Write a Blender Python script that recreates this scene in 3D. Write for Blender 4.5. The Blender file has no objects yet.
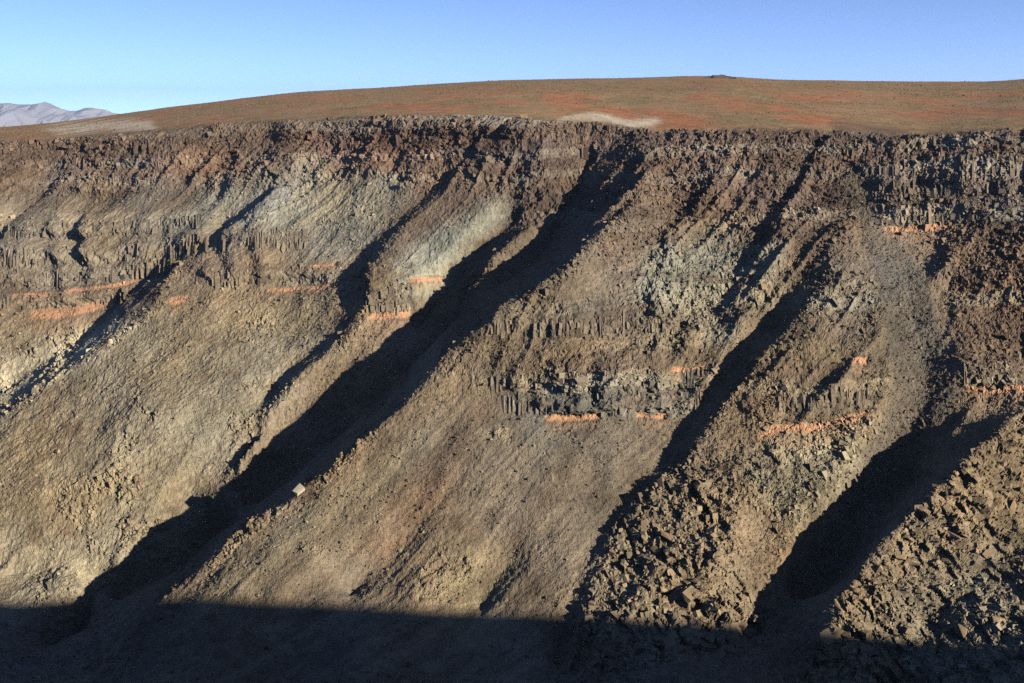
import bpy, math, os
import numpy as np
from mathutils import Vector

# ------------------------------------------------------------------ camera, sky, sun, exposure
QUALITY = 1.0                                         # mesh density
EYE = 300.0                                           # eye height above the datum (metres)
F = 1024.0                                            # focal length in photo pixels (36 mm lens)
HORIZON = 118.0                                       # photo row of the true horizon
PITCH = math.atan((341.5 - HORIZON) / F)
SUN_AZ = math.radians(53.0)                           # sun stands behind the camera, this far to the right
SUN_EL = math.radians(16.7)

sc = bpy.context.scene
cam_d = bpy.data.cameras.new("camera")
cam = bpy.data.objects.new("camera", cam_d)
sc.collection.objects.link(cam)
cam.location = (0, 0, EYE)
cam.rotation_euler = (math.pi / 2 - PITCH, 0, 0)
cam_d.sensor_width = 36.0
cam_d.lens = 36.0 * F / 1024.0
cam_d.clip_start = 1.0
cam_d.clip_end = 120000.0
sc.camera = cam

world = bpy.data.worlds.new("World")
sc.world = world
world.use_nodes = True
wn = world.node_tree.nodes
wl = world.node_tree.links
wn.clear()
sky = wn.new("ShaderNodeTexSky")
sky.sky_type = 'NISHITA'
sky.sun_disc = False
sky.sun_elevation = SUN_EL
sky.sun_rotation = math.pi - SUN_AZ                   # measured clockwise from +Y
sky.altitude = 1300
sky.air_density = 0.25
sky.dust_density = 0.1
sky.ozone_density = 2.0
bg = wn.new("ShaderNodeBackground")
bg.inputs["Strength"].default_value = 0.15
wo = wn.new("ShaderNodeOutputWorld")
wl.new(sky.outputs[0], bg.inputs[0])
wl.new(bg.outputs[0], wo.inputs[0])

sun_d = bpy.data.lights.new("sun", 'SUN')
sun_d.energy = 5.0
sun_d.angle = math.radians(0.53)
sun_d.color = (1.0, 0.86, 0.67)
sun = bpy.data.objects.new("sun", sun_d)
sc.collection.objects.link(sun)
S = Vector((math.sin(SUN_AZ) * math.cos(SUN_EL), -math.cos(SUN_AZ) * math.cos(SUN_EL), math.sin(SUN_EL)))
sun.rotation_euler = S.to_track_quat('Z', 'Y').to_euler()
sun.location = (0, 0, EYE + 400)

sc.view_settings.view_transform = 'Standard'
sc.view_settings.look = 'None'
sc.view_settings.gamma = 1.0
sc.view_settings.use_curve_mapping = False
sc.view_settings.exposure = 0.88
sc.render.engine = 'CYCLES'
sc.cycles.max_bounces = 4
sc.cycles.diffuse_bounces = 0
sc.cycles.volume_bounces = 1
sc.cycles.use_denoising = False

rng = np.random.default_rng(7)

# ------------------------------------------------------------------ numeric helpers
CP, SP = math.cos(PITCH), math.sin(PITCH)


def ray(u, v):
    cx = (np.asarray(u, float) - 512.0) / F
    cy = (341.5 - np.asarray(v, float)) / F
    return cx, CP + cy * SP, -SP + cy * CP


def project(x, y, z):
    fw = y * CP - z * SP
    fw = np.maximum(fw, 1.0)
    return 512.0 + F * x / fw, 341.5 - F * (y * SP + z * CP) / fw


def smooth(a, b, x):
    t = np.clip((x - a) / (b - a), 0, 1)
    return t * t * (3 - 2 * t)


def hash_int(i, j, k, seed):
    h = (i * 374761393 + j * 668265263 + k * 2147483647 + seed * 974634541) & 0xFFFFFFFF
    h = ((h ^ (h >> 13)) * 1274126177) & 0xFFFFFFFF
    h = h ^ (h >> 16)
    return (h & 0xFFFF).astype(np.float32) * (1.0 / 65535.0)


def noise3(x, y, z, seed=0):
    """value noise, -1..1"""
    xi = np.floor(x).astype(np.int64); yi = np.floor(y).astype(np.int64); zi = np.floor(z).astype(np.int64)
    fx = (x - xi).astype(np.float32); fy = (y - yi).astype(np.float32); fz = (z - zi).astype(np.float32)
    fx = fx * fx * (3 - 2 * fx); fy = fy * fy * (3 - 2 * fy); fz = fz * fz * (3 - 2 * fz)
    r = 0
    for a in (0, 1):
        wx = fx if a else 1 - fx
        for b in (0, 1):
            wy = fy if b else 1 - fy
            for c in (0, 1):
                wz = fz if c else 1 - fz
                r = r + wx * wy * wz * hash_int(xi + a, yi + b, zi + c, seed)
    return r * 2 - 1


def noise2(x, y, seed=0):
    xi = np.floor(x).astype(np.int64); yi = np.floor(y).astype(np.int64)
    fx = (x - xi).astype(np.float32); fy = (y - yi).astype(np.float32)
    fx = fx * fx * (3 - 2 * fx); fy = fy * fy * (3 - 2 * fy)
    z = np.zeros_like(xi)
    r = (1 - fx) * (1 - fy) * hash_int(xi, yi, z, seed) + fx * (1 - fy) * hash_int(xi + 1, yi, z, seed) \
        + (1 - fx) * fy * hash_int(xi, yi + 1, z, seed) + fx * fy * hash_int(xi + 1, yi + 1, z, seed)
    return r * 2 - 1


def fbm2(x, y, octv, seed=0, gain=0.5):
    a, s, t = 1.0, 0.0, 0.0
    for o in range(octv):
        s = s + a * noise2(x * 2 ** o + 17.3 * o, y * 2 ** o - 9.1 * o, seed + o)
        t += a
        a *= gain
    return s / t


def fbm3(x, y, z, octv, seed=0, gain=0.5):
    a, s, t = 1.0, 0.0, 0.0
    for o in range(octv):
        s = s + a * noise3(x * 2 ** o + 17.3 * o, y * 2 ** o - 9.1 * o, z * 2 ** o + 5.7 * o, seed + o)
        t += a
        a *= gain
    return s / t


def blocks3(x, y, z, seed):
    """jointed rock: nearest-cell facets; returns facet height (0..1 with a tilt) and edge distance"""
    xi = np.floor(x).astype(np.int64); yi = np.floor(y).astype(np.int64); zi = np.floor(z).astype(np.int64)
    d1 = np.full(x.shape, 9.0, np.float32); d2 = np.full(x.shape, 9.0, np.float32)
    val = np.zeros(x.shape, np.float32)
    for a in (-1, 0, 1):
        for b in (-1, 0, 1):
            for c in (-1, 0, 1):
                ci, cj, ck = xi + a, yi + b, zi + c
                px = (ci + 0.15 + 0.7 * hash_int(ci, cj, ck, seed) - x).astype(np.float32)
                py = (cj + 0.15 + 0.7 * hash_int(ci, cj, ck, seed + 1) - y).astype(np.float32)
                pz = (ck + 0.15 + 0.7 * hash_int(ci, cj, ck, seed + 2) - z).astype(np.float32)
                d = px * px + py * py + pz * pz
                h = hash_int(ci, cj, ck, seed + 3)
                tx = hash_int(ci, cj, ck, seed + 4) - 0.5
                tz = hash_int(ci, cj, ck, seed + 5) - 0.5
                nv = h + 1.7 * (tx * px + tz * pz)
                closer = d < d1
                d2 = np.where(closer, d1, np.minimum(d2, d))
                val = np.where(closer, nv, val)
                d1 = np.where(closer, d, d1)
    return val, np.sqrt(d2) - np.sqrt(d1)


# ------------------------------------------------------------------ the shape of the canyon
# rim of the far wall: photo column, photo row, distance
RIM = np.array([(-900, 150, 1350), (-400, 147, 1180), (-120, 143, 1060), (0, 139, 1000), (100, 136, 960), (200, 123, 920), (310, 118, 880),
                (430, 113, 830), (520, 116, 780), (570, 121, 760), (640, 130, 745), (700, 128, 738), (780, 127, 726),
                (850, 129, 715), (895, 136, 710), (925, 138, 706), (950, 131, 700), (1024, 126, 690), (1150, 124, 670), (1500, 122, 620), (2200, 120, 540)], float)
rx_, ry_, rz_ = ray(RIM[:, 0], RIM[:, 1])
kx = RIM[:, 2] / ry_
RIM_X, RIM_Y, RIM_Z = rx_ * kx, RIM[:, 2].copy(), rz_ * kx


_jx = np.arange(-1500, 1501, 3.0)
_jy = np.interp(_jx, RIM_X, RIM_Y) + 8 * noise2(_jx / 48, _jx * 0 + .5, 12) + 4 * noise2(_jx / 17, _jx * 0 + 1.5, 13)


def rim_y(x): return np.interp(x, _jx, _jy)
def rim_z(x): return np.interp(x, RIM_X, RIM_Z)


SKYL = np.array([(-900, 150), (-300, 138), (0, 127.5), (60, 122.5), (110, 115.5), (200, 103.5), (300, 92), (400, 86.5), (500, 80.5), (545, 79), (620, 78),
                 (660, 76.5), (720, 75.5), (780, 79.5), (900, 81.5), (985, 81), (1024, 77.5), (1300, 72), (2000, 70)], float)


PRU = np.linspace(-900, 2200, 400)                     # the rim evened out, as the plateau behind it sees it
PRZ = np.interp(PRU, RIM[:, 0], RIM_Z); PRY = np.interp(PRU, RIM[:, 0], RIM_Y)
PSKY = np.interp(PRU, SKYL[:, 0], SKYL[:, 1])
for _ in range(3):
    PSKY[1:-1] = (PSKY[:-2] + PSKY[1:-1] + PSKY[2:]) / 3
for _ in range(60):
    for arr in (PRZ, PRY):
        arr[1:-1] = (arr[:-2] + arr[1:-1] + arr[2:]) / 3


def plateau_z(x, y):
    yy = np.maximum(y, 50.0)
    u = 512.0 + F * x / (yy * CP)                      # close enough near the horizon
    ysky = 2300.0
    vs = np.interp(u, PRU, PSKY)
    _, ry, rz = ray(u, vs)
    zs = rz / ry * ysky
    zr, yr = np.interp(u, PRU, PRZ), np.interp(u, PRU, PRY)
    t = (yy - yr) / np.maximum(ysky - yr, 300.0)
    z = zr + (zs - zr) * np.clip(t, -0.1, 1.0) - 40.0 * np.clip(t - 1.0, 0, 3) ** 1.3
    return z


def base_z(x, y):
    d = rim_y(x) - y
    drop = np.interp(d, [-10, 0, 40, 70, 150, 320, 420, 900], [-1, 0, 40, 62, 116, 222, 280, 540])
    return rim_z(x) - drop


def lift(poly):
    """photo column, row, height above the general slope -> points in space, on that slope"""
    p = np.array(poly, float)
    seg = np.hypot(np.diff(p[:, 0]), np.diff(p[:, 1]))
    s = np.concatenate([[0], np.cumsum(seg)])
    n = max(int(s[-1] / 1.5), 2)
    q = np.linspace(0, s[-1], n)
    u, v, off = (np.interp(q, s, p[:, k]) for k in range(3))
    dx, dy, dz = ray(u, v)
    Y = np.linspace(120, 1500, 1400)[None, :]
    k = Y / dy[:, None]
    gap = dz[:, None] * k - (base_z(dx[:, None] * k, Y) + off[:, None])
    hit = np.argmax(gap < 0, axis=1)
    i0 = np.maximum(hit - 1, 0)
    a = np.arange(n)
    g0, g1 = gap[a, i0], gap[a, hit]
    w = np.where(g0 != g1, g0 / (g0 - g1 + 1e-9), 0)
    Yh = Y[0, i0] * (1 - w) + Y[0, hit] * w
    kk = Yh / dy
    return np.stack([dx * kk, Yh, dz * kk], 1)


LINES = [
    # main crest, right edge of the big shaded ravine, and the ravine floor behind it
    [(638, 131, 4), (643, 150, 16), (648, 176, 22), (628, 207, 24), (589, 250, 25), (555, 277, 23), (501, 314, 23), (451, 351, 26), (411, 395, 27), (340, 455, 27), (270, 513, 26), (160, 603, 24), (90, 665, 14)],
    [(618, 134, -8), (603, 152, -24), (585, 178, -31), (566, 208, -30), (550, 240, -26), (520, 274, -20), (478, 300, -22), (444, 334, -24), (406, 380, -28), (346, 432, -32), (276, 490, -34), (206, 545, -34), (120, 605, -34), (60, 670, -34)],
    # sub-crest inside the ravine
    [(535, 222, -9), (502, 250, -3), (475, 277, -3), (441, 309, -8), (428, 328, -18)],
    [(560, 180, -22), (545, 195, -22), (522, 215, -20), (482, 248, -20), (456, 277, -22), (428, 306, -24), (412, 336, -26)],
    # second crest and its gully
    [(527, 119, 0), (494, 155, 2), (447, 193, 2), (412, 224, 2.5), (395, 252, 3), (372, 287, 3), (352, 332, 2), (302, 374, 1), (264, 420, 1), (237, 470, -3), (203, 506, -12)],
    [(516, 121, -7), (483, 153, -6), (437, 191, -3), (401, 223, -3), (383, 249, -4), (361, 285, -3.5), (342, 331, -4), (294, 369, -5), (254, 413, -7), (222, 448, -10), (194, 484, -15), (190, 512, -22)],
    # slope between second crest and the ravine
    [(545, 145, -5), (500, 195, -3), (460, 235, -2), (425, 275, -3), (400, 310, -4), (370, 350, -8), (300, 410, -12), (240, 468, -16)],
    # left gully
    [(182, 262, 5), (153, 304, 11), (124, 331, 12), (64, 368, 10), (0, 407, 8), (-70, 446, 6)],
    [(172, 262, -4), (134, 298, -16), (102, 327, -16), (44, 362, -8), (-18, 398, -7), (-90, 438, -8)],
    [(150, 160, 2), (90, 230, 4), (40, 290, 2), (-20, 350, 2)],
    [(64, 184, 2), (42, 214, 3), (14, 245, 2.5), (-10, 268, 2)],
    [(57, 183, -1), (35, 212, -2), (6, 243, -1), (-20, 266, -1)],
    [(316, 186, 2), (287, 213, 5), (242, 233, 4), (212, 262, 2)],
    [(303, 178, -1), (271, 201, -4), (232, 225, -4), (203, 258, -2)],
    [(240, 164, 3), (232, 188, 3), (216, 216, 1)],
    [(234, 163, -2), (226, 187, -2), (209, 215, -1)],
    # broad left slope, convex
    [(300, 150, 4), (260, 220, 6), (220, 290, 8), (170, 370, 10), (110, 450, 10), (40, 530, 6), (-40, 600, 0)],
    [(390, 150, 2), (340, 220, 3), (300, 290, 2), (270, 340, 0), (220, 410, -2), (160, 490, -4), (115, 560, -8)],
    [(0, 570, -4), (60, 578, -2), (105, 592, -6)],
    # central slope
    [(720, 170, 6), (670, 230, 6), (620, 300, 6), (560, 370, 6), (500, 440, 8), (430, 520, 8), (350, 600, 4)],
    [(780, 170, 6), (730, 240, 4), (680, 320, 2), (620, 390, 0), (580, 450, 0), (530, 530, 0), (480, 610, -4)],
    # shaded gully right of centre
    [(836, 150, 2), (802, 196, 2), (776, 241, 2), (747, 286, 1.5), (716, 318, 1)],
    [(818, 150, -1), (784, 196, -2), (758, 241, -2), (728, 286, -2), (700, 322, -3)],
    [(838, 258, 3), (826, 272, 4), (792, 327, 6), (748, 377, 7), (716, 416, 6), (680, 463, 5), (642, 500, 2.5), (612, 532, 2), (596, 570, 2), (586, 612, 2), (575, 670, 0)],
    [(814, 266, -1), (776, 320, -4), (728, 372, -5), (698, 410, -5), (667, 455, -2.5), (633, 495, -2), (604, 528, -2), (587, 564, -2), (575, 610, -3), (556, 670, -8)],
    # nose in the right middle and the block-strewn spur under it
    [(845, 275, 6), (850, 330, 8), (820, 400, 9), (780, 460, 10), (740, 520, 11), (700, 580, 10), (680, 640, 8)],
    [(880, 300, 6), (890, 370, 4), (860, 440, 2), (800, 520, 2), (770, 580, -4), (750, 650, -10)],
    # scree chute
    [(848, 160, 0), (868, 215, 0), (898, 280, 0), (922, 340, -2), (928, 400, -8), (912, 435, -15), (892, 480, -26), (860, 520, -32), (820, 575, -38), (790, 640, -42)],
    # crest right of the chute
    [(905, 165, 3), (922, 230, 3), (942, 280, 4), (960, 325, 6), (958, 370, 3), (985, 405, -6)],
    [(985, 170, 5), (1000, 240, 5), (1010, 300, 6), (1020, 360, 4), (1060, 395, -8)],
    # near spur at lower right
    [(1120, 362, 10), (1024, 410, 14), (985, 438, 15), (941, 480, 16), (894, 528, 16), (859, 578, 16), (824, 638, 14), (795, 690, 8)],
    [(1160, 520, -5), (1060, 530, 0), (985, 570, 5), (930, 630, 7), (890, 690, 6)],
]
CONTROL = [lift(p) for p in LINES]

GX0, GX1, GY0, GY1 = -1200.0, 1100.0, -60.0, 1400.0
NEAR_X = np.array([-1200, 0, 300, 480, 600, 720, 820, 1100], float)
NEAR_Z = np.array([-3, -2.0, -2, 1, -5, -17, -28, -42], float)
_nx = np.arange(-1200, 1101, 14.0)
NEAR_Z = np.interp(_nx, NEAR_X, NEAR_Z) + np.where(_nx > 200, 6.0 * fbm2(_nx / 90, _nx * 0 + 2.2, 3, 77), 0.0)
NEAR_X = _nx


def near_rim_z(x): return np.interp(x, NEAR_X, NEAR_Z)


def solve():
    z = None
    for cell, iters in ((24, 900), (12, 500), (6, 350), (3, 220)):
        nx, ny = int((GX1 - GX0) / cell) + 1, int((GY1 - GY0) / cell) + 1
        xs = GX0 + np.arange(nx) * cell
        ys = GY0 + np.arange(ny) * cell
        X, Y = np.meshgrid(xs, ys)
        B = base_z(X, Y)
        # canyon bottom and the near side
        if z is None:
            z = np.maximum(B, -300)
        else:
            gi = np.clip((X - ox[0]) / oc, 0, z.shape[1] - 1.001); gj = np.clip((Y - oy[0]) / oc, 0, z.shape[0] - 1.001)
            i, j = gi.astype(int), gj.astype(int); fi, fj = gi - i, gj - j
            z = (z[j, i] * (1 - fi) + z[j, i + 1] * fi) * (1 - fj) + (z[j + 1, i] * (1 - fi) + z[j + 1, i + 1] * fi) * fj
        fixed = np.zeros_like(z, bool); val = np.zeros_like(z)
        up = Y >= rim_y(X)
        fixed |= up; val[up] = plateau_z(X, Y)[up]
        cy = np.interp(X, [-1200, -300, 0, 200, 1100], [430, 370, 330, 270, 200])      # canyon bottom line
        cz = np.interp(X, [-1200, -300, 0, 200, 1100], [-300, -268, -252, -232, -205])
        low = np.abs(Y - cy) < 12
        fixed |= low; val[low] = cz[low]
        ns = Y < cy - 12
        tt = np.clip(Y / np.maximum(cy - 12, 1), 0, 1)
        nz = near_rim_z(X) + (cz - near_rim_z(X)) * np.interp(tt, [0, 0.03, 0.5, 1], [0, 0.09, 0.66, 1])
        fixed |= ns; val[ns] = nz[ns]
        acc = np.zeros_like(z); cnt = np.zeros_like(z)
        for c in CONTROL:
            i = np.round((c[:, 0] - GX0) / cell).astype(int); j = np.round((c[:, 1] - GY0) / cell).astype(int)
            ok = (i >= 0) & (i < nx) & (j >= 0) & (j < ny)
            np.add.at(acc, (j[ok], i[ok]), c[ok, 2]); np.add.at(cnt, (j[ok], i[ok]), 1)
        m = (cnt > 0) & ~up & ~low & ~ns
        fixed[m] = True; val[m] = (acc[m] / cnt[m])
        for _ in range(iters):
            z[fixed] = val[fixed]
            p = np.pad(z, 1, mode='edge')
            z = 0.25 * (p[1:-1, :-2] + p[1:-1, 2:] + p[:-2, 1:-1] + p[2:, 1:-1])
        z[fixed] = val[fixed]
        ox, oy, oc = xs, ys, cell
    for _ in range(1):                                # take the knife edge off crests and gullies
        p = np.pad(z, 1, mode='edge')
        z = 0.5 * z + 0.125 * (p[1:-1, :-2] + p[1:-1, 2:] + p[:-2, 1:-1] + p[2:, 1:-1])
    return z, oc


GRID, CELL = solve()


def grid_z(x, y):
    gi = np.clip((x - GX0) / CELL, 0, GRID.shape[1] - 1.001); gj = np.clip((y - GY0) / CELL, 0, GRID.shape[0] - 1.001)
    i, j = gi.astype(int), gj.astype(int)
    fi, fj = gi - i, gj - j
    return (GRID[j, i] * (1 - fi) + GRID[j, i + 1] * fi) * (1 - fj) + (GRID[j + 1, i] * (1 - fi) + GRID[j + 1, i + 1] * fi) * fj


def land_z(x, y):
    """height without fine relief"""
    w = smooth(1340, 1395, y)
    inside = grid_z(x, np.minimum(y, GY1 - 4))
    return np.where(y > 1390, plateau_z(x, y), inside * (1 - w) + plateau_z(x, y) * w)


# ------------------------------------------------------------------ sampling the land in columns of equal azimuth
UIN = np.linspace(-75, 1099, int(1240 * QUALITY))
UOUT = np.array([-2200, -1700, -1350, -1050, -850, -700, -580, -480, -400, -340, -280, -230, -190, -150, -120, -95], float)
US = np.concatenate([UOUT, UIN, 1024 - UOUT[::-1]])
NR = int(820 * QUALITY)
TH = np.arctan((US - 512) / (F / CP))
RF = np.concatenate([np.arange(230, 1400, 1.5), np.geomspace(1400, 9000, 160)])
XX = np.sin(TH)[:, None] * RF[None, :]; YY = np.cos(TH)[:, None] * RF[None, :]
ZZ = land_z(XX, YY)
_, VV = project(XX, YY, ZZ)
step = np.abs(np.diff(VV, axis=1)) + 0.35 * F * np.hypot(np.diff(ZZ, axis=1), np.diff(RF)[None, :]) / RF[None, 1:]
step = np.where(VV[:, 1:] > 760, step * 0.15, np.where(RF[None, 1:] > 2500, step * 0.1, step))
cum = np.concatenate([np.zeros((len(US), 1)), np.cumsum(step, axis=1)], axis=1)
# blur the spacing between neighbouring columns so that rows stay even
cn = cum / cum[:, -1:]
for _ in range(10):
    p = np.pad(cn, ((1, 1), (0, 0)), mode='edge')
    cn = (p[:-2] + p[1:-1] + p[2:]) / 3
tgt = np.linspace(0, 1, NR)
RR = np.stack([np.interp(tgt, cn[i], RF) for i in range(len(US))])
X0 = np.sin(TH)[:, None] * RR; Y0 = np.cos(TH)[:, None] * RR
Z0 = land_z(X0, Y0)
U0, V0 = project(X0, Y0, Z0)
SHAPE = X0.shape
x, y, z = X0.ravel(), Y0.ravel(), Z0.ravel()
u, v = U0.ravel(), V0.ravel()
D = rim_y(x) - y                                       # metres inside the canyon from the rim

# ------------------------------------------------------------------ rock units, mapped from where they crop out
MU0, MU1, MV0, MV1, MS = -200.0, 1224.0, 60.0, 720.0, 2.0
MW, MH = int((MU1 - MU0) / MS), int((MV1 - MV0) / MS)
MUX, MVY = np.meshgrid(MU0 + np.arange(MW) * MS, MV0 + np.arange(MH) * MS)
wu = u + 9 * fbm2(x / 22, z / 14, 3, 301); wv = v + 6 * fbm2(x / 18 + 40, z / 12, 3, 305)
wi = np.clip((wu - MU0) / MS, 0, MW - 1.001); wj = np.clip((wv - MV0) / MS, 0, MH - 1.001)
WI, WJ = wi.astype(int), wj.astype(int); WFI, WFJ = wi - WI, wj - WJ


def unit(poly, soft=8.0):
    """0..1 membership of the outcrop outlined by a polygon"""
    p = np.array(poly, float)
    inside = np.zeros(MUX.shape, bool); dist = np.full(MUX.shape, 1e9)
    for a, b in zip(p, np.roll(p, -1, axis=0)):
        c = ((a[1] > MVY) != (b[1] > MVY)) & (MUX < (b[0] - a[0]) * (MVY - a[1]) / (b[1] - a[1] + 1e-9) + a[0])
        inside ^= c
        e = b - a
        t = np.clip(((MUX - a[0]) * e[0] + (MVY - a[1]) * e[1]) / (e @ e + 1e-9), 0, 1)
        dist = np.minimum(dist, np.hypot(MUX - a[0] - t * e[0], MVY - a[1] - t * e[1]))
    m = smooth(-soft, soft, np.where(inside, dist, -dist))
    return (m[WJ, WI] * (1 - WFI) + m[WJ, WI + 1] * WFI) * (1 - WFJ) + (m[WJ + 1, WI] * (1 - WFI) + m[WJ + 1, WI + 1] * WFI) * WFJ


def track(pts, half, warp=1.0):
    """signed height within a bed that follows a line of outcrop: -1 foot .. +1 top, and its presence along the line"""
    p = np.array(pts, float)
    vc = np.interp(u, p[:, 0], p[:, 1]) + warp * 3.0 * fbm2(u / 30, u * 0 + 3.3, 2, int(p[0, 0]) % 97 + 400)
    st = np.interp(u, p[:, 0], p[:, 2], left=0, right=0)
    return (vc - v) / half, st


n_big = fbm2(x / 60, y / 60, 3, 11)
canyon = smooth(-2, 6, D)
plateau_m = 1 - canyon

# smooth slope direction (outward horizontal) from the solved grid
gz = GRID
for _ in range(6):
    p = np.pad(gz, 1, mode='edge'); gz = (p[1:-1, :-2] + p[1:-1, 2:] + p[:-2, 1:-1] + p[2:, 1:-1]) / 4
gyy, gxx = np.gradient(gz, CELL)
gi = np.clip(((x - GX0) / CELL).astype(int), 0, GRID.shape[1] - 1); gj = np.clip(((y - GY0) / CELL).astype(int), 0, GRID.shape[0] - 1)
sx, sy = gxx[gj, gi], gyy[gj, gi]
slope = np.hypot(sx, sy)
nl = np.sqrt(1 + sx * sx + sy * sy)
NX, NY, NZ = -sx / nl, -sy / nl, 1 / nl
hx, hy = -sx / (slope + 1e-3), -sy / (slope + 1e-3)

# crop-out map
canyon = np.maximum(canyon, smooth(0.55, 0.95, slope) * (D > -25) * (D < 60))
plateau_m = 1 - canyon
rimband = smooth(70, 45, D + 14 * n_big) * canyon
leftpart = smooth(420, 300, u)
rightup = unit([(640, 125), (1060, 120), (1060, 300), (960, 320), (900, 200), (840, 260), (760, 300), (700, 330), (620, 300), (600, 240)], 20)
bigblocks = unit([(640, 480), (700, 470), (730, 520), (750, 590), (760, 650), (560, 680), (600, 590), (610, 530)], 16)
nearspur = unit([(1060, 395), (1024, 410), (940, 482), (858, 580), (800, 680), (1060, 720)], 5)
midcliff = unit([(440, 330), (520, 300), (600, 300), (690, 320), (720, 370), (690, 415), (640, 415), (550, 415), (520, 385), (450, 375)], 10)
greyface = unit([(640, 250), (720, 225), (790, 250), (770, 310), (715, 350), (640, 350), (620, 300)], 14)
nose = unit([(830, 265), (880, 300), (885, 380), (870, 425), (760, 435), (740, 390), (790, 330)], 10)
rightface = unit([(950, 230), (1060, 225), (1060, 400), (960, 400), (955, 330)], 10)
rightcliff = unit([(850, 150), (950, 140), (1060, 130), (1060, 225), (880, 228), (860, 190)], 8)
chute = unit([(843, 165), (858, 160), (885, 220), (925, 280), (952, 350), (955, 400), (935, 430), (905, 475), (850, 520), (835, 505), (880, 430), (895, 370), (880, 300), (860, 230)], 6)
fan = unit([(430, 400), (520, 392), (560, 425), (640, 425), (680, 440), (620, 490), (560, 600), (540, 680), (120, 680), (200, 590), (330, 480)], 10)
darktalus = unit([(560, 410), (700, 400), (690, 450), (640, 500), (600, 560), (560, 540), (600, 470)], 18)
greyhead = unit([(500, 390), (530, 390), (560, 420), (560, 450), (530, 450)], 10)
redstreak = unit([(450, 420), (480, 440), (450, 500), (400, 560), (370, 570), (400, 500)], 16)
lefttan = unit([(-200, 330), (60, 330), (200, 300), (330, 300), (330, 350), (200, 480), (190, 520), (90, 600), (-200, 640)], 22)
yellowpatch = unit([(60, 340), (118, 315), (130, 330), (90, 360), (0, 400), (-40, 380)], 8)
palegreen = unit([(300, 165), (420, 165), (400, 210), (350, 250), (280, 240), (230, 225), (180, 235), (200, 200)], 16)
palegreen2 = unit([(505, 180), (545, 165), (520, 205), (470, 250), (430, 300), (395, 300), (400, 265), (450, 225)], 10)
palebelt = unit([(-100, 195), (150, 190), (200, 215), (100, 240), (-100, 250)], 14)
yellowfoot = unit([(440, 580), (470, 545), (520, 560), (500, 640), (450, 640)], 12)
yellowleft = unit([(30, 540), (100, 560), (90, 580), (40, 570)], 6)
pinkrim = unit([(310, 140), (440, 132), (440, 165), (380, 168), (330, 160)], 9)
redleft = unit([(140, 155), (240, 150), (260, 170), (200, 175), (130, 172)], 9)
greyscar = unit([(232, 225), (250, 205), (300, 178), (313, 182), (285, 210), (245, 228)], 4)
nosefoot = unit([(760, 440), (870, 425), (860, 480), (800, 540), (770, 500), (740, 470)], 14)
creamrim = unit([(556, 118), (600, 115), (662, 121), (645, 127), (600, 124)], 3)
creamleft = unit([(40, 128), (90, 122), (155, 122), (150, 128), (100, 131), (60, 134)], 3)
bareright = unit([(830, 122), (900, 128), (925, 140), (880, 146), (840, 140)], 5)

BEDS = [  # line of outcrop (column, row, presence), half thickness in rows, step out (m), orange band?
    ([(-200, 232, .7), (0, 232, .8), (90, 230, .9), (170, 225, .8), (205, 220, 0)], 6, 7, 0),
    ([(-200, 262, .8), (0, 258, .9), (100, 254, 1), (170, 248, .9), (240, 240, .6), (330, 240, 0)], 9, 9, 0),
    ([(-200, 284, .8), (0, 281, .9), (60, 279, 1), (160, 268, .8), (185, 262, 0)], 7, 7, 0),
    ([(-50, 303, 0), (20, 303, .6), (70, 300, .9), (120, 297, .8), (140, 294, 0)], 6, 6, 0),
    ([(180, 270, 0), (215, 280, .5), (270, 275, .8), (335, 274, .9), (350, 274, 0)], 8, 8, 0),
    ([(365, 300, 0), (380, 300, 1), (415, 298, 1), (425, 298, 0)], 12, 8, 0),
    ([(455, 330, 0), (500, 326, .6), (560, 328, .8), (640, 324, .8), (700, 330, 0)], 8, 7, 0),
    ([(470, 388, 0), (540, 380, .7), (560, 380, 1), (610, 382, 1), (632, 383, .9), (640, 379, .7), (690, 380, .9), (712, 378, 0)], 8, 7, 0),
    ([(490, 404, 0), (560, 404, .9), (610, 405, 1), (626, 406, .9), (640, 404, .8), (690, 402, .9), (704, 400, 0)], 10, 9, 0),
    ([(770, 405, 0), (800, 402, .6), (868, 396, .9), (878, 392, 0)], 8, 7, 0),
    ([(866, 217, 0), (885, 217, .9), (950, 212, 1), (1100, 202, 1)], 9, 8, 0),
    ([(862, 198, 0), (885, 197, .6), (950, 191, .9), (1100, 182, .9)], 6, 5, 0),
    ([(855, 178, 0), (880, 178, .7), (960, 168, .8), (1100, 160, .8)], 12, 8, 0),
    ([(950, 372, 0), (975, 375, .9), (1100, 362, .9)], 12, 9, 0),
]
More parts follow.
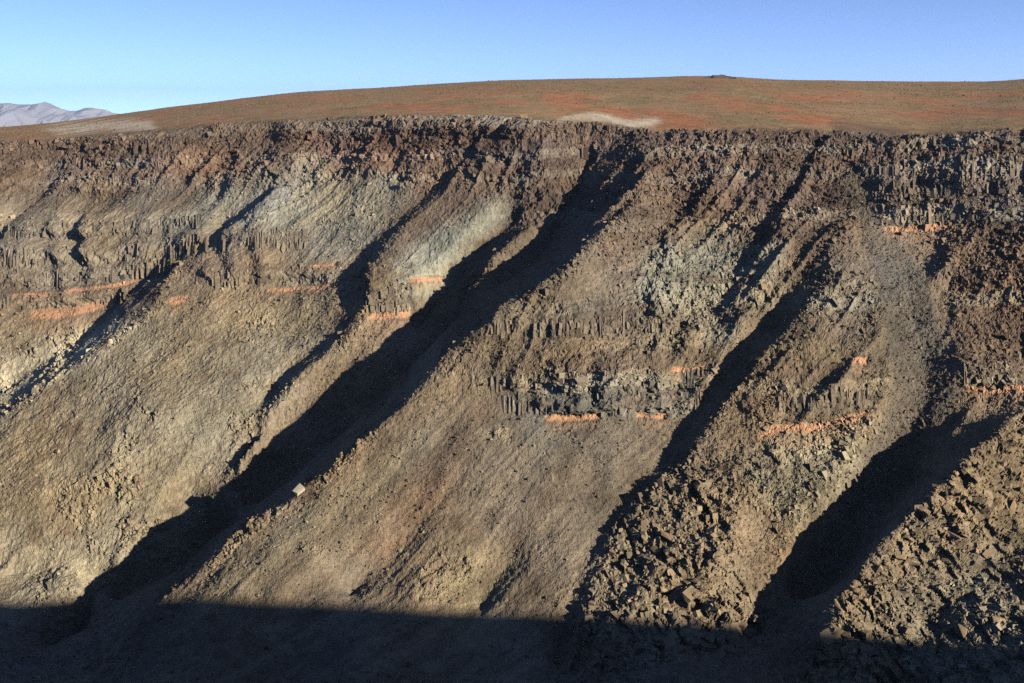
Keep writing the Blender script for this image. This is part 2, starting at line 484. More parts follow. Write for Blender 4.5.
REDS = [  # orange tuff exposures: line (column, row, presence), half thickness in rows
    ([(14, 296, 0), (22, 294, 1), (60, 292, .9), (95, 288, .8), (128, 284, .6), (150, 277, 0)], 2.6),
    ([(28, 316, 0), (36, 315, 1), (70, 312, 1), (110, 303, 1), (120, 301, 0)], 6.5),
    ([(165, 305, 0), (172, 302, .8), (185, 298, .6), (190, 297, 0)], 4),
    ([(262, 288, 0), (275, 287, .8), (310, 286, 1), (336, 285, 1), (341, 285, 0)], 2.6),
    ([(310, 264, 0), (322, 263, .9), (338, 262, .8), (344, 262, 0)], 2.2),
    ([(366, 317, 0), (376, 316, 1), (404, 313, 1), (414, 311, 0)], 7.5),
    ([(402, 283, 0), (412, 281, .8), (440, 281, .9), (448, 279, 0)], 3),
    ([(542, 418, 0), (549, 418, 1), (575, 418, 1), (598, 416, 1), (604, 414, 0)], 4),
    ([(634, 417, 0), (640, 417, 1), (664, 417, 1), (670, 414, 0)], 3.5),
    ([(664, 368, 0), (675, 367, .8), (700, 366, .6), (712, 362, 0)], 4),
    ([(752, 436, 0), (765, 432, .7), (790, 427, 1), (830, 421, 1), (866, 414, 1), (873, 411, 0)], 6.5),
    ([(845, 362, 0), (852, 361, .7), (866, 360, .8), (870, 359, 0)], 3),
    ([(880, 228, 0), (888, 229, .8), (920, 229, 1), (950, 226, .5), (965, 225, 0)], 3.5),
    ([(955, 388, 0), (968, 389, .8), (1000, 386, 1), (1030, 382, .9), (1090, 376, 0)], 4.5),
]

# ------------------------------------------------------------------ relief
gq = (0.70 * x - 0.71 * y); gp = (-0.72 * x - 0.70 * y)        # across and along the drainage
crestm = np.zeros_like(x)                                        # bare rock along the sharp crests
for li, wdt in ((0, 7), (2, 5), (4, 5), (7, 4), (23, 6), (30, 5)):
    pl = [(a_, b_) for a_, b_, _ in LINES[li]]
    crestm = np.maximum(crestm, unit([(a_ - 2, b_ - 2) for a_, b_ in pl] + [(a_ + wdt, b_ + wdt) for a_, b_ in pl[::-1]], 4))
crestm = crestm * smooth(-0.35, 0.25, fbm2(gp / 20, gq / 20, 2, 165))
outcrop = smooth(0.22, 0.5, fbm2(x / 34 + 3, z / 20, 3, 161))
beltl = unit([(-200, 190), (180, 190), (350, 235), (350, 292), (160, 292), (140, 315), (-200, 320)], 14)
rocky = np.clip(0.8 * rimband + 0.8 * rightup + 0.9 * bigblocks + 0.95 * nearspur + 0.3 * midcliff + 0.6 * nosefoot + 0.7 * greyface + 0.45 * nose + 0.8 * rightface
                + 1.0 * rightcliff + 0.8 * crestm + 0.35 * palebelt + 0.2 * n_big + outcrop * (lefttan + 0.6 * fan + 0.4) - 1.0 * chute - 0.3 * fan, 0, 1) * canyon * (1 - 0.75 * beltl)
for pts, half, out, _ in BEDS:
    h, st = track(pts, half)
    rocky = np.maximum(rocky, 0.15 * st * smooth(1.6, 0.8, np.abs(h)))
hidden_relief = canyon * np.maximum(smooth(6, 40, D), 0.35)

dn = np.zeros_like(x)                                            # along the surface normal
dh = np.zeros_like(x)                                            # horizontally outward
# ribs and rills that run down the drainage
wq = gq + 14 * fbm2(gq / 70, gp / 90, 2, 21)
rib = 1 - np.abs(noise2(wq / 24, gp / 130, 31)); rib2 = 1 - np.abs(noise2(wq / 10 + 5, gp / 70, 33))
ribs = np.clip(1.0 * rightup + 0.8 * greyface + 0.5 * midcliff + 0.5 * nose + 0.6 * rimband + 0.15 * rightface + 0.25, 0, 1.2) * (1 - 0.6 * rightface) * (1 - 0.75 * fan) * (1 - 0.6 * lefttan) * (1 - chute) * (1 - 0.8 * rightcliff)
dn += hidden_relief * ribs * (4.6 * (rib ** 2 - 0.45) + 2.6 * (rib2 ** 2 - 0.45))
dn += hidden_relief * (5.0 * fbm2(x / 70, y / 70, 2, 41) + 2.2 * fbm2(x / 22, y / 22, 2, 45))
# talus: long thin rills
dn += hidden_relief * np.clip(fan + 0.2 * lefttan, 0, 1) * (0.4 * noise2(wq / 6.5, gp / 120, 51) + 0.22 * noise2(wq / 2.6, gp / 60, 53))
# cliff-forming beds step out
for pts, half, out, _ in BEDS:
    h, st = track(pts, half)
    prof = smooth(-1, 1, h) * smooth(6.5, 1.0, h)
    st = st * (0.75 + 0.5 * noise2(u / 14, v * 0, 61))
    dh += (1.0 + 0.4 * leftpart) * out * prof * np.clip(st, 0, 1.2)
# bedding: hard flows make risers, soft ash makes treads; the same beds run the length of the wall
r2 = np.random.default_rng(21)
zk, ok_, hk, tk = [-330.0], [0.0], [], []
while zk[-1] < 30:
    hard = len(hk) % 2
    t_ = r2.uniform(3.5, 9.0) if hard else r2.uniform(4.0, 10.0)
    zk.append(zk[-1] + t_); ok_.append(ok_[-1] + (1.15 * t_ if hard else 0.0)); hk.append(hard); tk.append(r2.uniform(-1, 1))
zk, ok_ = np.array(zk), np.array(ok_)
ok_ -= np.interp(zk, [zk[0], zk[-1]], [ok_[0], ok_[-1]])
zeta = z - 0.035 * x + 3.0 * fbm2(x / 55, y / 55, 2, 63) + 1.0 * noise2(x / 9, y / 9, 65)
layer = np.clip(np.searchsorted(zk, zeta) - 1, 0, len(hk) - 1)
hardm = np.array(hk)[layer]; tintm = np.array(tk)[layer]
bedrock = np.clip(0.75 * rimband + 0.45 * beltl + 0.8 * midcliff + 0.6 * nose + 1.0 * rightcliff + 0.5 * rightup + 0.5 * rightface + 0.35 * greyface, 0, 1)
bedrock = bedrock * (0.55 + 0.6 * smooth(-0.4, 0.4, fbm2(x / 48, z / 60, 3, 67))) * (1 - chute) * (1 - fan * 0.9) * canyon
dh += bedrock * np.clip(np.interp(zeta, zk, ok_), -9, 9) * 0.85
# rim cliffs: buttresses and bays, columnar
dh += canyon * smooth(90, 10, D) * smooth(-3, 5, D) * (9 - 6 * smooth(760, 860, u)) * fbm3(x / 75, y / 75, z / 200, 2, 69)
colvar = smooth(-0.35, 0.35, fbm2(x / 40, y / 40, 2, 73))
dh += canyon * smooth(55, 8, D) * smooth(-3, 4, D) * (4.5 * fbm3(x / 26, y / 26, z / 60, 2, 71) + 2) * (1 - 0.6 * rightcliff)
col = fbm3(x / 5.5, y / 5.5, z / 34, 2, 75)
col2 = fbm3(x / 2.6, y / 2.6, z / 14, 2, 79)
bedm = np.zeros_like(x)
for pts, half, out, _ in BEDS:
    h, st = track(pts, half)
    bedm = np.maximum(bedm, st * smooth(1.4, 0.9, np.abs(h)))
colm = np.clip(0.35 * rimband * colvar + 0.9 * bedm + 0.9 * bedrock * hardm * (0.4 + 0.6 * colvar), 0, 1)
flute = noise2(x / 3.3 + 0.8 * noise2(z / 9, x / 20, 83), y / 3.3 + z / 70, 81)                  # close-set cooling columns
dh += colm * (1 - 0.5 * rightcliff) * ((2.2 * col + 1.5 * col2) * (1 - 0.5 * leftpart) + bedm * 0.7 * np.sign(flute) * np.abs(flute) ** 0.6)
# jointed blocks
sel = np.where(rocky > 0.04)[0]
xs_, ys_, zs_ = x[sel], y[sel], z[sel]
wx = 0.9 * fbm3(xs_ / 9, ys_ / 9, zs_ / 9, 2, 91)
al, ac = 0.64 * xs_ - 0.77 * zs_, 0.77 * xs_ + 0.64 * zs_               # the main joints dip down to the right
b1, e1 = blocks3(al / 9.5 + 0.5 * wx, ys_ / 7.0, ac / 4.6 + 0.6 * wx, 101)
b2, e2 = blocks3(xs_ / 3.2 + wx, ys_ / 3.2 - wx, zs_ / 2.4, 111)
rk = rocky[sel]
amp = np.clip(1.0 + 1.0 * bigblocks[sel] + 0.9 * nearspur[sel], 1, 2)
crag = 1 - np.abs(fbm3(xs_ / 13, ys_ / 13, zs_ / 9, 3, 141)) * 2
near = np.clip(bigblocks[sel] + nearspur[sel], 0, 1)
lumps = smooth(0.0, 0.4, fbm2(xs_ / 22 + 5, zs_ / 17, 2, 149))
patch = smooth(-0.25, 0.35, fbm2(xs_ / 30, zs_ / 24, 2, 147))         # rock shows through the rubble in patches
dn[sel] += rk * (0.35 + 0.65 * np.maximum(patch, near)) * ((1.8 + 0.5 * nearspur[sel] + (3.6 * bigblocks[sel] + 2.0 * nearspur[sel]) * lumps) * (b1 - 0.5) + (1.4 - 0.3 * near) * (b2 - 0.5) + (1.7 - 1.5 * near) * (crag - 0.5))
# small roughness everywhere
rough = (0.5 + 0.25 * rocky) * (1 - 0.8 * np.clip(nearspur + bigblocks, 0, 1)) * (1 - 0.4 * np.clip(fan - rocky, 0, 1)) * (0.35 + 0.65 * canyon)
dn += rough * (1.1 * fbm3(x / 4.5, y / 4.5, z / 4.5, 2, 121) + 0.85 * noise3(x / 1.6, y / 1.6, z / 1.6, 125) + 0.34 * rng.uniform(-1, 1, len(x))) * np.where(plateau_m > .5, np.clip(np.hypot(x, y) / 3000, .3, 1), 1)
dn += plateau_m * smooth(-30, -300, D) * (2.0 * fbm2(x / 160, y / 200, 3, 131))
for pts, half in REDS:                                           # the tuff is soft: it sits back under the cliff
    h, st = track(pts, half, 0.5)
    dh -= 1.6 * st * smooth(1.6, 0.5, np.abs(h))
edge = (u < -60) | (u > 1084)
dn = np.where(edge, np.clip(dn, -4, 4), dn)
x1 = x + NX * dn + hx * dh; y1 = y + NY * dn + hy * dh; z1 = z + NZ * dn

# ------------------------------------------------------------------ colour of the rock itself
def c(r, g, b): return np.array([r, g, b], np.float32)


A = np.tile(c(.215, .165, .112), (len(x), 1))


def lay(mask, colour, k=1.0):
    global A
    w = np.clip(mask * k, 0, 1)[:, None].astype(np.float32)
    A = A * (1 - w) + colour[None, :] * w


n1 = fbm2(x / 30, z / 16, 3, 201); n2 = fbm3(x / 7, y / 7, z / 5, 2, 205); n3 = fbm3(x / 2.2, y / 2.2, z / 2.2, 2, 209)
lay(smooth(250, 40, D) * (1 - leftpart), c(.15, .115, .085), 0.8)
lay(lefttan, c(.285, .24, .16), 0.9)
lay(unit([(-200, 140), (440, 112), (430, 165), (330, 165), (200, 190), (-200, 200)], 12), c(.13, .095, .078), 0.75)
lay(unit([(-200, 200), (350, 165), (345, 290), (-200, 300)], 18), c(.22, .18, .135), 0.6)
lay(palebelt, c(.29, .25, .185), 0.6)
lay(palegreen, c(.275, .27, .215), 0.8)
lay(palegreen2, c(.275, .28, .228), 0.85)
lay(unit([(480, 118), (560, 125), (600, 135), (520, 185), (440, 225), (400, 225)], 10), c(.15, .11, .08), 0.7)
lay(greyface, c(.235, .238, .192), 0.75)
lay(midcliff, c(.22, .18, .125), 0.6)
lay(unit([(540, 385), (700, 372), (690, 415), (640, 418), (552, 418)], 6), c(.24, .255, .22), 0.9)
lay(rightup * (1 - greyface), c(.145, .102, .074), 0.6)
lay(rightcliff, c(.105, .083, .068), 0.7)
lay(rightface, c(.14, .095, .066), 0.8)
lay(unit([(740, 300), (830, 270), (890, 310), (890, 400), (800, 440), (740, 430)], 16), c(.205, .165, .105), 0.7)
lay(fan, c(.215, .170, .120), 0.9)
lay(darktalus, c(.15, .125, .095), 0.6)
lay(greyhead, c(.21, .195, .16), 0.7)
lay(redstreak, c(.20, .125, .08), 0.6)
lay(unit([(180, 600), (330, 490), (420, 430), (440, 440), (300, 560), (230, 620)], 10), c(.27, .23, .145), 0.6)
lay(yellowfoot, c(.31, .26, .16), 0.7)
lay(nosefoot, c(.30, .28, .20), 0.7)
lay(bigblocks, c(.235, .185, .12), 0.8)
lay(nearspur, c(.255, .195, .12), 0.95)
lay(yellowpatch, c(.45, .385, .26), 0.95)
lay(yellowleft, c(.38, .31, .19), 0.7)
lay(greyscar, c(.24, .24, .22), 0.9)
lay(pinkrim, c(.27, .135, .10), 0.85)
lay(redleft, c(.25, .14, .10), 0.5)
lay(rimband * (1 - 0.5 * leftpart), c(.135, .085, .064), 0.65)
lay(chute, c(.125, .110, .090), 0.9)
lay(bedm, c(.25, .225, .175), 0.45)
tw = np.clip(bedrock * 0.75, 0, 1)
A *= (1 + tw * (0.30 * tintm + 0.10 * hardm))[:, None]
lay(bedrock * (tintm < -0.55), c(.135, .10, .085), 0.45)
lay(bedrock * (tintm > 0.5), c(.27, .245, .19), 0.5)
A *= (1 + 0.42 * n1 + 0.30 * n2 + 0.20 * n3)[:, None]
hue = fbm2(x / 45 + 7, z / 20 + gp / 80, 3, 219)
A *= np.stack([1 + 0.14 * hue, 1 + 0 * hue, 1 - 0.20 * hue], 1)
lay(smooth(0.15, 0.6, n2) * canyon * (1 - fan), c(.10, .072, .055), 0.55)
lay(smooth(0.3, 0.7, fbm2(x / 12 + 9, z / 7, 3, 231)) * lefttan, c(.17, .10, .062), 0.55)
lay(smooth(0.2, 0.6, noise2(wq / 5, gp / 90, 241)) * fan, c(.165, .122, .082), 0.5)
lay(smooth(0.3, 0.7, noise2(wq / 9 + 3, gp / 130, 243)) * fan, c(.275, .225, .15), 0.5)
lay(outcrop * (lefttan + fan) * smooth(-.2, .4, n2), c(.34, .28, .17), 0.5)
red_w = np.zeros_like(x)
RED_ID = np.full(len(x), -1)
for k, (pts, half) in enumerate(REDS):
    h, st = track(pts, half, 0.5)
    w = smooth(0.3, 0.6, st + 0.35 * n2 + 0.2 * n3) * smooth(1.1, 0.65, np.abs(h) * 1.2 + 0.35 * n2)
    RED_ID[w > 0.5] = k
    red_w = np.maximum(red_w, w)
    lay(smooth(1.0, 0.4, np.abs(h + 2.0) / 1.5) * smooth(0.2, 0.6, st), c(.33, .20, .12), 0.35)   # stained talus under it
lay(red_w, c(.50, .255, .135), 0.93)
lay(red_w * smooth(0.0, 0.4, n2), c(.34, .20, .125), 0.55)
# plateau: orange desert grass and olive scrub in long swales
pn = fbm2(x / 60, y / 150, 4, 251, 0.65); pn2 = fbm2(x / 26, y / 90, 3, 255)
PA = np.tile(c(.31, .205, .112), (len(x), 1))


def layp(mask, colour, k):
    global PA
    w = np.clip(mask * k, 0, 1)[:, None].astype(np.float32)
    PA = PA * (1 - w) + colour[None, :] * w


layp(smooth(-0.15, 0.35, pn), c(.40, .16, .078), 0.85)
layp(smooth(0.0, 0.4, pn2), c(.23, .18, .09), 0.6)
layp(smooth(100, 84, v) , c(.22, .16, .085), 0.45)
layp(smooth(-40, -4, D) * smooth(0.4, -0.2, pn2), c(.20, .145, .085), 0.5)
layp(creamrim + creamleft, c(.60, .53, .42), 0.9)
layp(bareright, c(.14, .10, .075), 0.8)
PA *= (1 + 0.25 * fbm2(x / 7, y / 16, 2, 261))[:, None]
pm = (plateau_m * smooth(0.7, 0.35, slope))[:, None].astype(np.float32)
A = A * (1 - pm) + PA * pm
gm = A.mean(1, keepdims=True)
A = np.where(pm > 0.5, A, A * 0.82 + gm * 0.18)
A = np.clip(A * np.array([[0.98, 0.99, 0.95]]), 0.02, 0.8)

# ------------------------------------------------------------------ materials
def node_mat(name, bump=0.5, bump_scale=0.8, grain=0.35):
    m = bpy.data.materials.new(name); m.use_nodes = True
    nt = m.node_tree; nd, lk = nt.nodes, nt.links
    bs = nd["Principled BSDF"]
    bs.inputs["Roughness"].default_value = 0.95
    bs.inputs["Specular IOR Level"].default_value = 0.15
    at = nd.new("ShaderNodeAttribute"); at.attribute_name = "rock"
    geo = nd.new("ShaderNodeNewGeometry")
    no = nd.new("ShaderNodeTexNoise"); no.inputs["Scale"].default_value = bump_scale; no.inputs["Detail"].default_value = 5; no.inputs["Roughness"].default_value = 0.7
    lk.new(geo.outputs["Position"], no.inputs["Vector"])
    mr = nd.new("ShaderNodeMapRange"); mr.inputs["From Min"].default_value = 0.32; mr.inputs["From Max"].default_value = 0.68
    mr.inputs["To Min"].default_value = 1 - grain; mr.inputs["To Max"].default_value = 1 + grain
    fi = nd.new("ShaderNodeTexNoise"); fi.inputs["Scale"].default_value = 2.3; fi.inputs["Detail"].default_value = 3
    lk.new(geo.outputs["Position"], fi.inputs["Vector"])
    av = nd.new("ShaderNodeMath"); av.operation = 'ADD'; lk.new(no.outputs["Fac"], av.inputs[0]); lk.new(fi.outputs["Fac"], av.inputs[1])
    hf2 = nd.new("ShaderNodeMath"); hf2.operation = 'MULTIPLY'; hf2.inputs[1].default_value = 0.5; lk.new(av.outputs[0], hf2.inputs[0])
    lk.new(hf2.outputs[0], mr.inputs["Value"])
    mx = nd.new("ShaderNodeVectorMath"); mx.operation = 'MULTIPLY'
    lk.new(at.outputs["Color"], mx.inputs[0]); lk.new(mr.outputs[0], mx.inputs[1])
    lk.new(mx.outputs[0], bs.inputs["Base Color"])
    bp = nd.new("ShaderNodeBump"); bp.inputs["Strength"].default_value = bump; bp.inputs["Distance"].default_value = 0.6
    lk.new(no.outputs["Fac"], bp.inputs["Height"]); lk.new(bp.outputs[0], bs.inputs["Normal"])
    return m


M_ROCK = node_mat("layered_volcanic_rock", 0.9, 0.55, 0.55)
M_TALUS = node_mat("loose_talus", 0.9, 0.9, 0.55)
M_TUFF = node_mat("orange_tuff", 0.6, 0.5, 0.3)
M_PLATEAU = node_mat("desert_grass_ground", 0.6, 0.35, 0.6)
M_BOULDER = node_mat("weathered_boulder", 0.5, 1.2, 0.3)
COL = sc.collection


def build(name, co, faces, mat, colours=None, parent=None, kind=None, label=None, category=None, smooth_shade=False):
    me = bpy.data.meshes.new(name)
    co = np.asarray(co, np.float32); faces = np.asarray(faces, np.int32)
    nf, k = faces.shape
    me.vertices.add(len(co)); me.vertices.foreach_set("co", co.ravel())
    me.loops.add(nf * k); me.loops.foreach_set("vertex_index", faces.ravel())
    me.polygons.add(nf); me.polygons.foreach_set("loop_start", np.arange(nf, dtype=np.int32) * k)
    me.polygons.foreach_set("use_smooth", np.full(nf, smooth_shade))
    if colours is not None:
        a = me.attributes.new("rock", 'FLOAT_COLOR', 'POINT')
        a.data.foreach_set("color", np.concatenate([colours, np.ones((len(colours), 1))], 1).astype(np.float32).ravel())
    me.update(calc_edges=True)
    me.materials.append(mat)
    o = bpy.data.objects.new(name, me); COL.objects.link(o)
    if parent is not None: o.parent = parent
    if kind: o["kind"] = kind
    if label: o["label"] = label
    if category: o["category"] = category
    return o


# ------------------------------------------------------------------ land meshes
nu, nr = SHAPE
idx = np.arange(nu * nr).reshape(nu, nr)
quads = np.stack([idx[:-1, :-1], idx[1:, :-1], idx[1:, 1:], idx[:-1, 1:]], -1).reshape(-1, 4)
CO = np.stack([x1, y1, z1 + EYE], 1)
fm = quads[:, 0]
is_plat = D[fm] < -1
is_red = RED_ID[fm] >= 0
is_spur = (nearspur[fm] > 0.5) & ~is_red & ~is_plat
is_chute = (chute[fm] > 0.5) & ~is_red & ~is_plat & ~is_spur
is_fan = (fan[fm] > 0.5) & ~(is_red | is_plat | is_spur | is_chute)
is_cliff = ((rimband[fm] > 0.5) | (rightcliff[fm] > 0.6)) & ~(is_red | is_plat | is_spur | is_chute | is_fan)
is_wall = ~(is_red | is_plat | is_spur | is_chute | is_fan | is_cliff)


def sub(mask, name, mat, **kw):
    q = quads[mask]
    ids, inv = np.unique(q, return_inverse=True)
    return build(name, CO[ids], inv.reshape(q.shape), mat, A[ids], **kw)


wall = sub(is_wall, "canyon_wall", M_ROCK, kind="structure", label="long brown canyon wall scored by diagonal shaded ravines")
plateau = sub(is_plat, "plateau", M_PLATEAU, kind="structure", label="orange and olive grassy desert plateau above the canyon rim")
cliff = sub(is_cliff, "rim_cliff", M_ROCK, parent=wall)
fan_o = sub(is_fan, "talus_fan", M_TALUS, parent=wall)
chute_o = sub(is_chute, "scree_chute", M_TALUS, parent=wall)
spur = sub(is_spur, "rock_spur", M_ROCK, kind="structure", label="near rocky spur of broken tan blocks at lower right")
for k in range(len(REDS)):
    m = is_red & (RED_ID[fm] == k)
    if m.sum() > 4:
        sub(m, "tuff_band", M_TUFF, parent=wall)

# the side of the canyon on which the camera stands (its shadow lies over the canyon bottom)
gx = np.concatenate([np.linspace(-1900, -20, 120), np.linspace(-16, 16, 17), np.linspace(20, 1900, 120)])
gy = np.concatenate([np.linspace(-900, -20, 40), np.linspace(-16, 16, 20), np.linspace(20, 262, 60)])
NXg, NYg = np.meshgrid(gx, gy, indexing='ij')
cyg = np.interp(NXg, [-1200, -300, 0, 200, 1100], [430, 370, 330, 270, 200]); czg = np.interp(NXg, [-1200, -300, 0, 200, 1100], [-300, -268, -252, -232, -205])
nzr = near_rim_z(NXg)
tt = np.clip((NYg - 0.8 + 3 * np.abs(noise2(NXg / 12, NYg * 0, 511))) / (cyg - 12), 0, 1)
ng = nzr + (czg - nzr) * np.interp(tt, [0, 0.03, 0.5, 1], [0, 0.09, 0.66, 1]) + 0.3 * fbm2(NXg / 9, NYg / 9, 2, 513) * smooth(0, 6, np.hypot(NXg, NYg))
ng = np.where(np.hypot(NXg, NYg) < 6, np.minimum(ng, -1.75), ng) - np.where(NYg > 225, (NYg - 225) * 0.25, 0)
ii = np.arange(NXg.size).reshape(NXg.shape)
nq = np.stack([ii[:-1, :-1], ii[1:, :-1], ii[1:, 1:], ii[:-1, 1:]], -1).reshape(-1, 4)
nc = np.tile(c(.17, .13, .09), (NXg.size, 1)) * (1 + 0.3 * fbm2(NXg.ravel() / 8, NYg.ravel() / 8, 3, 517))[:, None]
build("near_slope", np.stack([NXg.ravel(), NYg.ravel(), ng.ravel() + EYE], 1), nq, M_TALUS, nc, kind="structure", label="near rim and slope on the viewer's side of the canyon")


# ------------------------------------------------------------------ loose rock, boulders, scrub
def pick(weight, n):
    w = np.clip(weight, 0, None) * np.where(SEEN, 1.0, 0.2) * ((u > -20) & (u < 1044) & (v < 700))
    return rng.choice(len(x), size=n, p=w / w.sum())


OCT_V = np.array([(1, 0, 0), (-1, 0, 0), (0, 1, 0), (0, -1, 0), (0, 0, 1), (0, 0, -1)], np.float32)
OCT_F = np.array([(0, 2, 4), (2, 1, 4), (1, 3, 4), (3, 0, 4), (2, 0, 5), (1, 2, 5), (3, 1, 5), (0, 3, 5)], np.int32)


def rubble(name, ids, size, colours, mat, squash=0.75, parent=None, label=None, sink=0.25):
    n = len(ids)
    V = OCT_V[None] * (1 + rng.uniform(-0.45, 0.45, (n, 6, 1))) + rng.uniform(-0.3, 0.3, (n, 6, 3))
    a = rng.uniform(0, 6.283, n); ca, sa = np.cos(a)[:, None], np.sin(a)[:, None]
    V = np.stack([V[..., 0] * ca - V[..., 1] * sa, V[..., 0] * sa + V[..., 1] * ca, V[..., 2] * squash], -1) * size[:, None, None]
    P = CO[ids].copy(); P[:, :2] += rng.uniform(-.4, .4, (n, 2)); P[:, 2] += size * sink
    V = (V + P[:, None, :]).reshape(-1, 3)
    Fc = (OCT_F[None] + (np.arange(n) * 6)[:, None, None]).reshape(-1, 3)
    return build(name, V, Fc, mat, np.repeat(colours, 6, axis=0), parent=parent, kind="stuff", label=label)


dist = np.sqrt(x1 * x1 + y1 * y1)
U1, V1 = project(x1, y1, z1)
run = np.minimum.accumulate(V1.reshape(SHAPE), axis=1)
SEEN = (V1.reshape(SHAPE) <= np.pad(run, ((0, 0), (1, 0)), constant_values=1e9)[:, :-1] + 0.8).ravel()


def locate(pu, pv):
    """the point of the land that the photo shows at a pixel"""
    near_px = np.where(SEEN & (np.abs(U1 - pu) < 4) & (np.abs(V1 - pv) < 4))[0]
    if not len(near_px):
        return int(np.argmin((U1 - pu) ** 2 + (V1 - pv) ** 2))
    return int(near_px[np.argmin(np.hypot(U1[near_px] - pu, V1[near_px] - pv))])


patchy = smooth(-0.15, 0.5, fbm2(x / 40, y / 40, 3, 603))
dens = canyon * (0.12 + 0.45 * rocky + 1.0 * chute + 0.5 * fan * smooth(-0.1, 0.5, noise2(wq / 14, gp / 60, 601)) + 0.9 * patchy * (1 - fan))
ids = pick(dens, int(46000 * QUALITY))
sz = np.clip(np.exp(rng.normal(-1.0, 0.5, len(ids))), 0.15, 1.6) * (dist[ids] / 600) ** 0.5
cl = np.clip(A[ids] * rng.uniform(0.5, 1.45, (len(ids), 1)), 0.02, 0.6)
rubble("loose_rubble", ids, sz, cl, M_BOULDER, label="loose broken rock strewn over the canyon slopes")
ids = pick(plateau_m * smooth(-2, -8, D) * np.clip(dist / 1200, .5, 3) * (0.3 + smooth(-0.3, 0.4, pn2)), int(20000 * QUALITY))
sz = np.clip(np.exp(rng.normal(-1.25, 0.4, len(ids))), 0.2, 0.9) * np.clip(dist[ids] / 1000, .8, 1.6)
cl = np.where(rng.random((len(ids), 1)) < 0.7, np.array([[.14, .12, .06]]), np.array([[.20, .15, .08]])) * rng.uniform(0.6, 1.3, (len(ids), 1))
rubble("desert_scrub", ids, sz, cl, M_BOULDER, 0.9, label="low olive desert scrub dotted over the plateau", sink=0.5)


CUBE_V = np.array([(i, j, k) for k in (-1, 1) for j in (-1, 1) for i in (-1, 1)], np.float32)
CUBE_F = np.array([(0, 2, 3, 1), (4, 5, 7, 6), (0, 1, 5, 4), (2, 6, 7, 3), (0, 4, 6, 2), (1, 3, 7, 5)], np.int32)


def blocks(name, P, half, yaw, tilt, colours, parent=None, label=None, jitter=0.3, kind="stuff", mat=None):
    """many jointed blocks in one part: centre, half sizes (n,3), turn and lean"""
    n = len(P)
    V = (CUBE_V[None] * (1 + rng.uniform(-jitter, jitter, (n, 8, 3)))) * half[:, None, :]
    ct, st_ = np.cos(tilt)[:, None], np.sin(tilt)[:, None]
    Y_ = V[..., 1] * ct - V[..., 2] * st_; Z_ = V[..., 1] * st_ + V[..., 2] * ct
    ca, sa = np.cos(yaw)[:, None], np.sin(yaw)[:, None]
    V = np.stack([V[..., 0] * ca - Y_ * sa, V[..., 0] * sa + Y_ * ca, Z_], -1) + P[:, None, :]
    Fc = (CUBE_F[None] + (np.arange(n) * 8)[:, None, None]).reshape(-1, 4)
    return build(name, V.reshape(-1, 3), Fc, mat or M_BOULDER, np.repeat(colours, 8, axis=0), parent=parent, kind=kind, label=label)


PIX = np.full((700, 1130), -1, np.int64)                # which point of the land each photo pixel shows
_o = np.where(SEEN & (U1 > -50) & (U1 < 1079) & (V1 > 60) & (V1 < 699))[0]
_o = _o[np.argsort(-dist[_o])]
PIX[V1[_o].astype(int), U1[_o].astype(int) + 50] = _o


def at_pixel(pu, pv):
    a, b = int(pv), int(pu) + 50
    for r_ in range(4):
        w = PIX[max(a - r_, 0):a + r_ + 1, max(b - r_, 0):b + r_ + 1]
        w = w[w >= 0]
        if len(w):
            return int(w[0])
    return -1


